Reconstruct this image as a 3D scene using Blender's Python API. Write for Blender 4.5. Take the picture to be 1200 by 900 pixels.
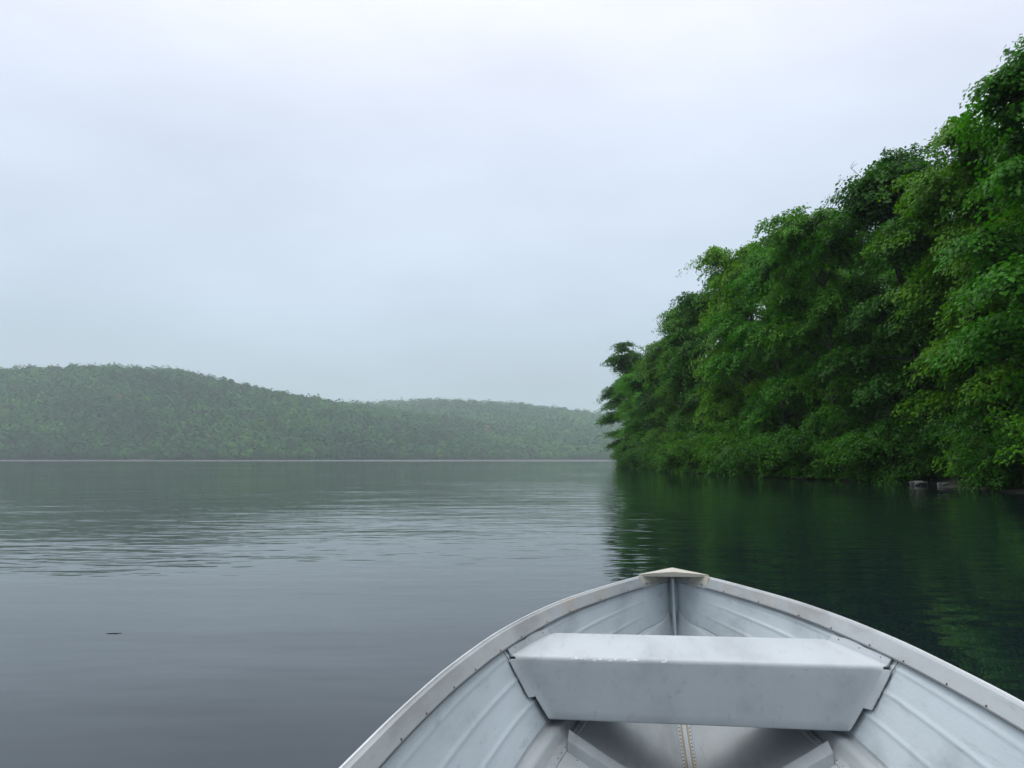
import bpy, bmesh, math, random
import numpy as np
from mathutils import Vector, Matrix, Euler

for o in list(bpy.data.objects):
    bpy.data.objects.remove(o)
sc = bpy.context.scene
COL = sc.collection
R = math.radians

# ------------------------------------------------------------------ camera
CAM_H = 1.05
cd = bpy.data.cameras.new('camera')
cd.sensor_width = 36.0
cd.lens = 26.01
cd.clip_start = 0.05
cd.clip_end = 6000
cam = bpy.data.objects.new('camera', cd)
COL.objects.link(cam)
cam.location = (0, 0, CAM_H)
cam.rotation_euler = (R(90 + 5.8), 0, 0)
sc.camera = cam

# ------------------------------------------------------------------ world: an overcast sky
SUN_EL, SUN_AZ = 60.0, -62.0          # azimuth from +Y, negative = to the left
w = bpy.data.worlds.new("World")
sc.world = w
w.use_nodes = True
nt = w.node_tree
nt.nodes.clear()
out = nt.nodes.new('ShaderNodeOutputWorld')
bg = nt.nodes.new('ShaderNodeBackground')
bg.inputs['Strength'].default_value = 0.1
sky = nt.nodes.new('ShaderNodeTexSky')
sky.sky_type = 'NISHITA'
sky.sun_disc = False
sky.sun_elevation = R(SUN_EL)
sky.sun_rotation = R(SUN_AZ)
tc = nt.nodes.new('ShaderNodeTexCoord')
sep = nt.nodes.new('ShaderNodeSeparateXYZ')
ramp = nt.nodes.new('ShaderNodeValToRGB')
cr = ramp.color_ramp
cr.elements[0].position = 0.0
cr.elements[0].color = (.050, .060, .0700, 1)
cr.elements[1].position = 1.0
cr.elements[1].color = (.260, .265, .275, 1)
for p, c in ((.10, (.0555, .0665, .0785)), (.22, (.0690, .0795, .0950)), (.38, (.0800, .0885, .1050)), (.56, (.101, .1025, .116)), (.74, (.180, .185, .195))):
    e = cr.elements.new(p)
    e.color = (*c, 1)
nt.links.new(tc.outputs['Generated'], sep.inputs[0])
nt.links.new(sep.outputs['Z'], ramp.inputs[0])
mp = nt.nodes.new('ShaderNodeMapping')
mp.inputs['Scale'].default_value = (1, 1, 2.4)
nt.links.new(tc.outputs['Generated'], mp.inputs[0])
nz = nt.nodes.new('ShaderNodeTexNoise')
nz.inputs['Scale'].default_value = 2.1
nz.inputs['Detail'].default_value = 6
nz.inputs['Roughness'].default_value = .5
nt.links.new(mp.outputs[0], nz.inputs['Vector'])
mr = nt.nodes.new('ShaderNodeMapRange')
mr.inputs['From Min'].default_value = .3
mr.inputs['From Max'].default_value = .7
mr.inputs['To Min'].default_value = 93
mr.inputs['To Max'].default_value = 113
nt.links.new(nz.outputs[0], mr.inputs[0])
vm = nt.nodes.new('ShaderNodeVectorMath')
vm.operation = 'SCALE'
nt.links.new(ramp.outputs[0], vm.inputs[0])
nt.links.new(mr.outputs[0], vm.inputs['Scale'])
mx = nt.nodes.new('ShaderNodeMix')
mx.data_type = 'RGBA'
mx.inputs['Factor'].default_value = .93
nt.links.new(sky.outputs[0], mx.inputs[6])
# added dimming of the unseen sky behind the viewer, darkens the bench's rear face
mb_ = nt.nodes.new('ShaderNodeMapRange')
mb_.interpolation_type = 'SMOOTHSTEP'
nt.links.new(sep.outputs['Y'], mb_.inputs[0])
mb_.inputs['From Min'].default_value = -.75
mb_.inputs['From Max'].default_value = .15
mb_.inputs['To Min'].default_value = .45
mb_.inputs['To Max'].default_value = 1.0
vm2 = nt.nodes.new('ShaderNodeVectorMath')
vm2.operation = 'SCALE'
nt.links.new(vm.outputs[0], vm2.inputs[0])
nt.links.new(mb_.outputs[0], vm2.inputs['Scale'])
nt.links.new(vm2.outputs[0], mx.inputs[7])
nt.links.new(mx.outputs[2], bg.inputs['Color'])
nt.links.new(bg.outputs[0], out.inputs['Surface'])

sun_d = bpy.data.lights.new('sun', 'SUN')
sun_d.energy = 1.1
sun_d.angle = R(40)
sun_d.color = (1, .97, .92)
sun = bpy.data.objects.new('sun', sun_d)
COL.objects.link(sun)
to_sun = Vector((math.sin(R(SUN_AZ)) * math.cos(R(SUN_EL)), math.cos(R(SUN_AZ)) * math.cos(R(SUN_EL)), math.sin(R(SUN_EL))))
sun.rotation_euler = to_sun.to_track_quat('Z', 'Y').to_euler()
sun.location = (0, 0, 60)

vs = sc.view_settings
vs.view_transform = 'Standard'
vs.look = 'None'
vs.exposure = 0
vs.gamma = 1
vs.use_curve_mapping = False
sc.render.engine = 'CYCLES'
cy = sc.cycles
cy.use_denoising = True
try:
    cy.denoiser = 'OPENIMAGEDENOISE'
except Exception:
    pass
cy.max_bounces = 6
cy.diffuse_bounces = 3
cy.glossy_bounces = 3
cy.transmission_bounces = 4
cy.volume_bounces = 1
cy.caustics_reflective = False
cy.caustics_refractive = False

# ------------------------------------------------------------------ helpers
def tag(o, label=None, cat=None, group=None, kind=None):
    if label: o['label'] = label
    if cat: o['category'] = cat
    if group: o['group'] = group
    if kind: o['kind'] = kind
    return o

def empty(name, loc=(0, 0, 0), rot=(0, 0, 0)):
    o = bpy.data.objects.new(name, None)
    o.empty_display_size = .3
    o.location = loc
    o.rotation_euler = rot
    COL.objects.link(o)
    return o

def mesh_data(name, verts, faces, mats=(), midx=None, smooth=False):
    me = bpy.data.meshes.new(name)
    me.from_pydata([tuple(v) for v in verts], [], [tuple(f) for f in faces])
    for m in mats: me.materials.append(m)
    if midx is not None: me.polygons.foreach_set('material_index', midx)
    if smooth: me.polygons.foreach_set('use_smooth', [True] * len(me.polygons))
    me.update()
    return me

def quads_data(name, V, mat, tint=None):
    """V: (n,4,3) array of separate quads, made quickly."""
    n = len(V)
    me = bpy.data.meshes.new(name)
    me.vertices.add(n * 4)
    me.vertices.foreach_set('co', np.ascontiguousarray(V, dtype=np.float32).ravel())
    me.loops.add(n * 4)
    me.loops.foreach_set('vertex_index', np.arange(n * 4, dtype=np.int32))
    me.polygons.add(n)
    me.polygons.foreach_set('loop_start', np.arange(0, n * 4, 4, dtype=np.int32))
    try:
        me.polygons.foreach_set('loop_total', np.full(n, 4, dtype=np.int32))
    except Exception:
        pass
    me.materials.append(mat)
    if tint is not None:
        a = me.attributes.new('tint', 'FLOAT', 'FACE')
        a.data.foreach_set('value', np.ascontiguousarray(tint, dtype=np.float32))
    me.update(calc_edges=True)
    me.validate()
    return me

def link(name, me, parent=None):
    o = bpy.data.objects.new(name, me)
    if parent: o.parent = parent
    COL.objects.link(o)
    return o

class MB:
    """collects shapes that become one mesh"""
    def __init__(s):
        s.v, s.f, s.m = [], [], []
    def add(s, v, f, m=0):
        b = len(s.v)
        s.v += [tuple(p) for p in v]
        s.f += [tuple(b + i for i in q) for q in f]
        s.m += [m] * len(f)
    def loft(s, rings, m=0, closed=True, caps=True):
        n = len(rings[0]); v = [p for r in rings for p in r]; f = []
        for i in range(len(rings) - 1):
            for j in range(n if closed else n - 1):
                k = (j + 1) % n
                f.append((i * n + j, i * n + k, (i + 1) * n + k, (i + 1) * n + j))
        if caps and closed:
            f.append(tuple(range(n - 1, -1, -1)))
            f.append(tuple((len(rings) - 1) * n + j for j in range(n)))
        s.add(v, f, m)
    def tube(s, pts, rad, n=7, m=0):
        rings = []
        pts = [Vector(p) for p in pts]
        for i, p in enumerate(pts):
            d = (pts[min(i + 1, len(pts) - 1)] - pts[max(i - 1, 0)]).normalized()
            a = d.orthogonal().normalized() if i == 0 else (s._a - d * s._a.dot(d)).normalized()
            s._a = a
            b = d.cross(a)
            rings.append([p + (a * math.cos(t * 2 * math.pi / n) + b * math.sin(t * 2 * math.pi / n)) * rad[i] for t in range(n)])
        s.loft(rings, m)
    def dome(s, c, nrm, r, h, m=0, n=8):
        c = Vector(c); nrm = Vector(nrm).normalized(); a = nrm.orthogonal().normalized(); b = nrm.cross(a)
        rings = [[c + (a * math.cos(t * 2 * math.pi / n) + b * math.sin(t * 2 * math.pi / n)) * r * k + nrm * h * z for t in range(n)] for k, z in ((1, -.3), (1, .15), (.75, .75), (.3, 1))]
        s.loft(rings, m)
    def build(s, name, mats, parent=None, smooth=False):
        if not isinstance(mats, (list, tuple)): mats = [mats]
        return link(name, mesh_data(name, s.v, s.f, mats, s.m, smooth), parent)

def new_mat(name):
    m = bpy.data.materials.new(name)
    m.use_nodes = True
    t = m.node_tree
    t.nodes.clear()
    o = t.nodes.new('ShaderNodeOutputMaterial')
    p = t.nodes.new('ShaderNodeBsdfPrincipled')
    t.links.new(p.outputs[0], o.inputs['Surface'])
    return m, t, p, o

def N(t, typ, **kw):
    n = t.nodes.new(typ)
    for k, v in kw.items():
        if k in n.inputs: n.inputs[k].default_value = v
        else: setattr(n, k, v)
    return n

def ramp_node(t, stops, src):
    r = t.nodes.new('ShaderNodeValToRGB')
    e = r.color_ramp.elements
    e[0].position, e[0].color = stops[0][0], (*stops[0][1], 1)
    e[1].position, e[1].color = stops[-1][0], (*stops[-1][1], 1)
    for p, c in stops[1:-1]:
        x = e.new(p); x.color = (*c, 1)
    t.links.new(src, r.inputs[0])
    return r

# ------------------------------------------------------------------ materials
def leaf_mat(name, base, trans, seedvar=.5):
    m, t, p, o = new_mat(name)
    geo = N(t, 'ShaderNodeNewGeometry')
    info = N(t, 'ShaderNodeObjectInfo')
    noise = N(t, 'ShaderNodeTexNoise', Scale=.9, Detail=3)
    tcn = N(t, 'ShaderNodeTexCoord')
    t.links.new(tcn.outputs['Object'], noise.inputs['Vector'])
    add = N(t, 'ShaderNodeMath', operation='MULTIPLY_ADD')
    t.links.new(geo.outputs['Random Per Island'], add.inputs[0])
    add.inputs[1].default_value = .35
    t.links.new(noise.outputs[0], add.inputs[2])
    add2 = N(t, 'ShaderNodeMath', operation='MULTIPLY_ADD')
    t.links.new(info.outputs['Random'], add2.inputs[0])
    add2.inputs[1].default_value = .28
    t.links.new(add.outputs[0], add2.inputs[2])
    b = np.array(base)
    rp = ramp_node(t, [(.35, tuple(b * (.7, .62, .9))), (.75, tuple(b)), (1.15 if False else 1.0, tuple(b * (1.7, 1.45, 1.0)))], add2.outputs[0])
    t.links.new(rp.outputs[0], p.inputs['Base Color'])
    p.inputs['Roughness'].default_value = .5
    p.inputs['Specular IOR Level'].default_value = .07
    tr = N(t, 'ShaderNodeBsdfTranslucent')
    k = N(t, 'ShaderNodeMix', data_type='RGBA', blend_type='MULTIPLY')
    k.inputs['Factor'].default_value = 1
    t.links.new(rp.outputs[0], k.inputs[6])
    k.inputs[7].default_value = (*trans, 1)
    t.links.new(k.outputs[2], tr.inputs['Color'])
    ms = N(t, 'ShaderNodeAddShader')
    t.links.new(p.outputs[0], ms.inputs[0])
    t.links.new(tr.outputs[0], ms.inputs[1])
    t.links.new(ms.outputs[0], o.inputs['Surface'])
    return m

LEAF = {
    'mid': leaf_mat('leaf_mid_green', (.031, .112, .004), (.8, .85, .3)),
    'yellow': leaf_mat('leaf_yellow_green', (.041, .122, .003), (.8, .85, .25)),
    'dark': leaf_mat('leaf_deep_green', (.017, .074, .004), (.7, .8, .3)),
    'fresh': leaf_mat('leaf_fresh_green', (.030, .130, .004), (.75, .85, .3)),
}

m, t, p, o = new_mat('bark')
nzz = N(t, 'ShaderNodeTexNoise', Scale=14, Detail=5)
tcn = N(t, 'ShaderNodeTexCoord')
mpn = N(t, 'ShaderNodeMapping', Scale=(1, 1, .25))
t.links.new(tcn.outputs['Object'], mpn.inputs[0]); t.links.new(mpn.outputs[0], nzz.inputs['Vector'])
rp = ramp_node(t, [(.3, (.035, .028, .022)), (.7, (.11, .095, .08))], nzz.outputs[0])
t.links.new(rp.outputs[0], p.inputs['Base Color'])
bp = N(t, 'ShaderNodeBump', Strength=.6, Distance=.02)
t.links.new(nzz.outputs[0], bp.inputs['Height']); t.links.new(bp.outputs[0], p.inputs['Normal'])
p.inputs['Roughness'].default_value = .9
BARK = m

m, t, p, o = new_mat('forest_floor')
nzz = N(t, 'ShaderNodeTexNoise', Scale=1.3, Detail=8)
tcn = N(t, 'ShaderNodeTexCoord'); t.links.new(tcn.outputs['Object'], nzz.inputs['Vector'])
rp = ramp_node(t, [(.3, (.010, .012, .006)), (.55, (.022, .020, .011)), (.75, (.016, .034, .008))], nzz.outputs[0])
t.links.new(rp.outputs[0], p.inputs['Base Color'])
bp = N(t, 'ShaderNodeBump', Strength=.8, Distance=.1)
t.links.new(nzz.outputs[0], bp.inputs['Height']); t.links.new(bp.outputs[0], p.inputs['Normal'])
p.inputs['Roughness'].default_value = .95
SOIL = m

m, t, p, o = new_mat('far_canopy_leaves')
at = N(t, 'ShaderNodeAttribute', attribute_name='tint')
rp = ramp_node(t, [(0, (.007, .045, .012)), (.45, (.020, .105, .020)), (.8, (.060, .190, .020)), (.92, (.10, .20, .03)), (1, (.13, .12, .045))], at.outputs['Fac'])
t.links.new(rp.outputs[0], p.inputs['Base Color'])
p.inputs['Roughness'].default_value = .8
p.inputs['Specular IOR Level'].default_value = .1
FAR_LEAF = m

def rock_mat(name, c0, c1):
    m, t, p, o = new_mat(name)
    nzz = N(t, 'ShaderNodeTexNoise', Scale=5, Detail=8)
    tcn = N(t, 'ShaderNodeTexCoord'); t.links.new(tcn.outputs['Object'], nzz.inputs['Vector'])
    rp = ramp_node(t, [(.3, c0), (.7, c1)], nzz.outputs[0])
    t.links.new(rp.outputs[0], p.inputs['Base Color'])
    bp = N(t, 'ShaderNodeBump', Strength=.7, Distance=.04)
    t.links.new(nzz.outputs[0], bp.inputs['Height']); t.links.new(bp.outputs[0], p.inputs['Normal'])
    p.inputs['Roughness'].default_value = .85
    return m
ROCK = rock_mat('grey_rock', (.05, .052, .046), (.14, .143, .13))
PALE = rock_mat('pale_rock', (.45, .43, .38), (.65, .62, .56))

# water
m, t, p, o = new_mat('lake_water')
p.inputs['Base Color'].default_value = (.007, .014, .015, 1)
p.inputs['IOR'].default_value = 1.47
tcn = N(t, 'ShaderNodeTexCoord')
sp = N(t, 'ShaderNodeSeparateXYZ'); t.links.new(tcn.outputs['Object'], sp.inputs[0])
def wnoise(scale, stretch, detail, rot=0.0, rough=.5):
    mp_ = N(t, 'ShaderNodeMapping', Scale=stretch, Rotation=(0, 0, rot))
    n_ = N(t, 'ShaderNodeTexNoise', Scale=scale, Detail=detail, Roughness=rough)
    t.links.new(tcn.outputs['Object'], mp_.inputs[0]); t.links.new(mp_.outputs[0], n_.inputs['Vector'])
    return n_.outputs[0]
def mth(op, a, b=None, c=None):
    n_ = N(t, 'ShaderNodeMath', operation=op)
    for i, x in enumerate((a, b, c)):
        if x is None: continue
        if isinstance(x, (int, float)): n_.inputs[i].default_value = x
        else: t.links.new(x, n_.inputs[i])
    return n_.outputs[0]
small = wnoise(2.6, (.5, 1.35, 1), 2, .10)          # hand-sized ripples
mid = wnoise(.8, (.42, 1.25, 1), 3, -.08)
slow = wnoise(.33, (.5, 1.2, 1), 1, .12)           # low slow swells
big = wnoise(.055, (1, 1, 1), 2)                    # patches of breeze
patch = N(t, 'ShaderNodeMapRange', interpolation_type='SMOOTHSTEP')
t.links.new(big, patch.inputs[0])
patch.inputs['From Min'].default_value = .42
patch.inputs['From Max'].default_value = .62
patch.inputs['To Min'].default_value = .35
patch.inputs['To Max'].default_value = 1.0
def sstep(src, a, b, lo=0.0, hi=1.0):
    n_ = N(t, 'ShaderNodeMapRange', interpolation_type='SMOOTHSTEP')
    t.links.new(src, n_.inputs[0])
    n_.inputs['From Min'].default_value = a; n_.inputs['From Max'].default_value = b
    n_.inputs['To Min'].default_value = lo; n_.inputs['To Max'].default_value = hi
    return n_.outputs[0]
# a cat's-paw of fine ripples lies across the water a few metres off the bow
yy = mth('ADD', sp.outputs['Y'], mth('MULTIPLY', wnoise(.16, (.6, 1, 1), 3), 7.0))
yy = mth('MULTIPLY_ADD', sp.outputs['X'], .10, yy)
band = mth('MULTIPLY', sstep(yy, 8.0, 11.0), sstep(yy, 24.0, 15.5))
h1 = mth('MULTIPLY', small, mth('MULTIPLY_ADD', band, .022, .0055))
h1 = mth('MULTIPLY', h1, patch.outputs[0])
h2 = mth('MULTIPLY', mth('MULTIPLY', mid, .045), patch.outputs[0])
h3 = mth('MULTIPLY', slow, .022)
hh = mth('ADD', mth('ADD', h1, h2), h3)
bp = N(t, 'ShaderNodeBump', Strength=1.0, Distance=1.0)
t.links.new(hh, bp.inputs['Height'])
t.links.new(bp.outputs[0], p.inputs['Normal'])
# a breeze line ruffles the water along the far shore
ruf = N(t, 'ShaderNodeMapRange', interpolation_type='SMOOTHSTEP')
edge = mth('MULTIPLY_ADD', wnoise(.012, (1, 1, 1), 3), 120.0, sp.outputs['Y'])
t.links.new(edge, ruf.inputs[0])
ruf.inputs['From Min'].default_value = 370
ruf.inputs['From Max'].default_value = 480
ruf.inputs['To Min'].default_value = 0
ruf.inputs['To Max'].default_value = .33
# beyond a few boat lengths the finest ripples are too small to see singly and read as a soft sheen
sheen = N(t, 'ShaderNodeMapRange', interpolation_type='SMOOTHSTEP')
t.links.new(sp.outputs['Y'], sheen.inputs[0])
sheen.inputs['From Min'].default_value = 5
sheen.inputs['From Max'].default_value = 40
sheen.inputs['To Min'].default_value = .012
sheen.inputs['To Max'].default_value = .075
t.links.new(mth('MULTIPLY_ADD', band, .03, mth('ADD', ruf.outputs[0], mth('MULTIPLY', sheen.outputs[0], patch.outputs[0]))), p.inputs['Roughness'])
WATER = m

# boat paint
def paint_mat(name, base, rough=.42, rust=0.0, metallic=0.0, dirt=.5, bow=False):
    m, t, p, o = new_mat(name)
    tcn = N(t, 'ShaderNodeTexCoord')
    n1 = N(t, 'ShaderNodeTexNoise', Scale=5, Detail=7, Roughness=.62)
    n2 = N(t, 'ShaderNodeTexNoise', Scale=60, Detail=3)
    mp_ = N(t, 'ShaderNodeMapping', Scale=(1, .35, 1))
    t.links.new(tcn.outputs['Object'], mp_.inputs[0])
    t.links.new(mp_.outputs[0], n1.inputs['Vector']); t.links.new(tcn.outputs['Object'], n2.inputs['Vector'])
    b = np.array(base)
    rp = ramp_node(t, [(.30, tuple(b * (1 - .34 * dirt))), (.5, tuple(b)), (.75, tuple(np.minimum(b * (1 + .12 * dirt), .85)))], n1.outputs[0])
    col = rp.outputs[0]
    # thin scuffs
    sc_ = N(t, 'ShaderNodeTexNoise', Scale=9, Detail=8, Roughness=.75)
    mp3 = N(t, 'ShaderNodeMapping', Scale=(3, .5, 3), Rotation=(0, 0, .3))
    t.links.new(tcn.outputs['Object'], mp3.inputs[0]); t.links.new(mp3.outputs[0], sc_.inputs['Vector'])
    mrn = N(t, 'ShaderNodeMapRange'); t.links.new(sc_.outputs[0], mrn.inputs[0])
    mrn.inputs['From Min'].default_value = .57; mrn.inputs['From Max'].default_value = .68; mrn.inputs['To Max'].default_value = .5
    mxs = N(t, 'ShaderNodeMix', data_type='RGBA'); t.links.new(mrn.outputs[0], mxs.inputs['Factor'])
    t.links.new(col, mxs.inputs[6]); mxs.inputs[7].default_value = (*(b * (.55, .56, .58)), 1)
    col = mxs.outputs[2]
    if rust:
        n3 = N(t, 'ShaderNodeTexNoise', Scale=7, Detail=6, Roughness=.6)
        mp2 = N(t, 'ShaderNodeMapping', Location=(3.1, 1.7, 0.4)); t.links.new(tcn.outputs['Object'], mp2.inputs[0]); t.links.new(mp2.outputs[0], n3.inputs['Vector'])
        mr_ = N(t, 'ShaderNodeMapRange'); t.links.new(n3.outputs[0], mr_.inputs[0])
        mr_.inputs['From Min'].default_value = .46; mr_.inputs['From Max'].default_value = .66; mr_.inputs['To Max'].default_value = rust
        fac = mr_.outputs[0]
        if bow:      # the tan stain sits on the rail near the bow, mostly on the port side
            spx = N(t, 'ShaderNodeSeparateXYZ'); t.links.new(tcn.outputs['Object'], spx.inputs[0])
            my = N(t, 'ShaderNodeMapRange', interpolation_type='SMOOTHSTEP'); t.links.new(spx.outputs['Y'], my.inputs[0])
            my.inputs['From Min'].default_value = -.95; my.inputs['From Max'].default_value = -.25; my.inputs['To Min'].default_value = .10
            mxp = N(t, 'ShaderNodeMapRange'); t.links.new(spx.outputs['X'], mxp.inputs[0])
            mxp.inputs['From Min'].default_value = -.1; mxp.inputs['From Max'].default_value = .3; mxp.inputs['To Min'].default_value = 1; mxp.inputs['To Max'].default_value = .35
            a1 = N(t, 'ShaderNodeMath', operation='MULTIPLY'); t.links.new(fac, a1.inputs[0]); t.links.new(my.outputs[0], a1.inputs[1])
            a2 = N(t, 'ShaderNodeMath', operation='MULTIPLY'); t.links.new(a1.outputs[0], a2.inputs[0]); t.links.new(mxp.outputs[0], a2.inputs[1])
            fac = a2.outputs[0]
        mxx = N(t, 'ShaderNodeMix', data_type='RGBA'); t.links.new(fac, mxx.inputs['Factor'])
        t.links.new(col, mxx.inputs[6]); mxx.inputs[7].default_value = (.36, .25, .13, 1)
        col = mxx.outputs[2]
    t.links.new(col, p.inputs['Base Color'])
    r2 = N(t, 'ShaderNodeMapRange'); t.links.new(n1.outputs[0], r2.inputs[0])
    r2.inputs['To Min'].default_value = rough - .12; r2.inputs['To Max'].default_value = rough + .18
    t.links.new(r2.outputs[0], p.inputs['Roughness'])
    p.inputs['Metallic'].default_value = metallic
    hsum = N(t, 'ShaderNodeMath', operation='MULTIPLY_ADD')
    t.links.new(n1.outputs[0], hsum.inputs[0]); hsum.inputs[1].default_value = 6.0
    t.links.new(n2.outputs[0], hsum.inputs[2])
    b_ = N(t, 'ShaderNodeBump', Strength=.35, Distance=.0016)
    t.links.new(hsum.outputs[0], b_.inputs['Height']); t.links.new(b_.outputs[0], p.inputs['Normal'])
    return m
HULL_P = paint_mat('hull_paint', (.48, .54, .57), .45, dirt=.95)
FLOOR_P = paint_mat('floor_paint', (.345, .375, .395), .5, rust=.10, dirt=.9)
SEAT_P = paint_mat('bench_paint', (.445, .48, .50), .42, dirt=.6)
RAIL_P = paint_mat('rail_paint', (.335, .36, .37), .42, rust=.75, dirt=1.0, bow=True)
CAP_P = paint_mat('bow_cap_paint', (.50, .485, .41), .5, rust=.25)
BARE = paint_mat('worn_bright_edge', (.60, .62, .625), .35, metallic=.1, dirt=.9)
SEALANT = paint_mat('tan_sealant', (.34, .26, .13), .7, rust=.3, dirt=1)
RIVET = paint_mat('tarnished_rivet', (.10, .10, .10), .5, dirt=.2)
GAP = paint_mat('dark_seam', (.07, .07, .07), .8, dirt=.1)
CHIP = paint_mat('chipped_white', (.66, .67, .67), .5, dirt=.1)

# ------------------------------------------------------------------ right bank
def lerp(x, xs, ys): return float(np.interp(x, xs, ys))
SH_Y = [-80, 0, 12, 23, 33, 42, 65, 100, 116, 124, 145, 240, 450, 900]
SH_X = [26, 19, 17, 15.8, 17.3, 14.6, 13.7, 14.4, 17.4, 23, 52, 150, 330, 620]
def shore_x(y): return lerp(y, SH_Y, SH_X)
rng = np.random.default_rng(5)
def bank_h(d, y):
    if d < 0: return -.0 + d * .45
    return .06 * min(d, 1.0) + .26 * max(0, min(d, 28) - .6) + .22 * max(0, min(d, 40) - 9) + .12 * math.sin(y * .7) * min(d, 2) * .3
ys = np.concatenate([np.arange(-80, 0, 8), np.arange(0, 130, 1.5), np.arange(130, 905, 15)])
ds = [-6, -2, -.8, -.3, 0, .25, .5, .9, 1.4, 2, 3, 4.5, 7, 10, 15, 22, 40, 90, 160]
V, Fc = [], []
for y in ys:
    for d in ds:
        j = (math.sin(y * 1.7) * .25 + math.sin(y * .63 + 1) * .4) * (1 if abs(d) < 6 else 0)
        V.append((shore_x(y) + d + j, y, bank_h(d, y) + (.05 * math.sin(y * 3.1 + d * 5) if d > .2 else 0)))
n = len(ds)
for i in range(len(ys) - 1):
    for j in range(n - 1):
        Fc.append((i * n + j, i * n + j + 1, (i + 1) * n + j + 1, (i + 1) * n + j))
bank = link('bank', mesh_data('bank', V, Fc, [SOIL], smooth=True))
tag(bank, 'dark soil bank under the trees on the right shore', 'bank', kind='structure')

# ------------------------------------------------------------------ far hills
F_PX = 867.0
def px_ang(x): return (x - 600) / F_PX
# silhouette of the tree tops: (pixel x, pixel y)
HL_X = [-500, -200, 0, 60, 120, 200, 250, 300, 350, 400, 450, 520, 600, 720, 880]
HL_Y = [470, 442, 434, 431, 430, 434, 444, 456, 465, 473, 480, 489, 499, 510, 520]
HR_X = [250, 350, 420, 470, 520, 560, 600, 650, 700, 740, 800, 1000, 1400]
HR_Y = [496, 478, 475, 473, 471, 473, 475, 480, 487, 492, 498, 503, 508]
TREE_TOP = 21.0
def recede(a, amount):
    u = min(1, max(0, (a * F_PX + 600 - 300) / 450))
    return 1 + amount * u * u * (3 - 2 * u)
def hill(name, sx, sy, y0, yc, yb, x0, x1, nx, label, rec=0.0):
    """terrain strip: shore at distance y0, crest at yc, back at yb (all along Y)"""
    A = np.linspace(px_ang(x0), px_ang(x1), nx)
    T = np.linspace(-.04, 1.6, 42)
    V, Fc = [], []
    def hgt(a, tt):
        yp = np.interp(a * F_PX + 600, sx, sy)
        crest = (538 - yp) / F_PX * yc * recede(a, rec) + CAM_H - TREE_TOP
        if tt < 0: return tt * 20
        if tt < 1:
            return crest * (math.sin(tt * math.pi / 2) ** 1.15) + .4
        return crest * (1 - .35 * (tt - 1) ** 2) + .4
    for a in A:
        ysh = y0 + 9 * math.sin(a * 9) + 5 * math.sin(a * 31 + 1)
        for tt in T:
            y = (ysh + (yc - ysh) * tt) * recede(a, rec)
            V.append((a * y, y, hgt(a, tt)))
    n = len(T)
    for i in range(nx - 1):
        for j in range(n - 1):
            Fc.append((i * n + j, (i + 1) * n + j, (i + 1) * n + j + 1, i * n + j + 1))
    o = link(name, mesh_data(name, V, Fc, [SOIL], smooth=True))
    tag(o, label, 'hill', kind='structure')
    return hgt, y0, yc, px_ang(x0), px_ang(x1), rec

HL = hill('hill', HL_X, HL_Y, 900, 1260, 1400, -420, 880, 110, 'wooded hill on the far shore at the left', .38)
HR = hill('far_hill', HR_X, HR_Y, 1200, 2200, 2450, 230, 1330, 90, 'lower and hazier wooded hill beyond the lake')

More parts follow.
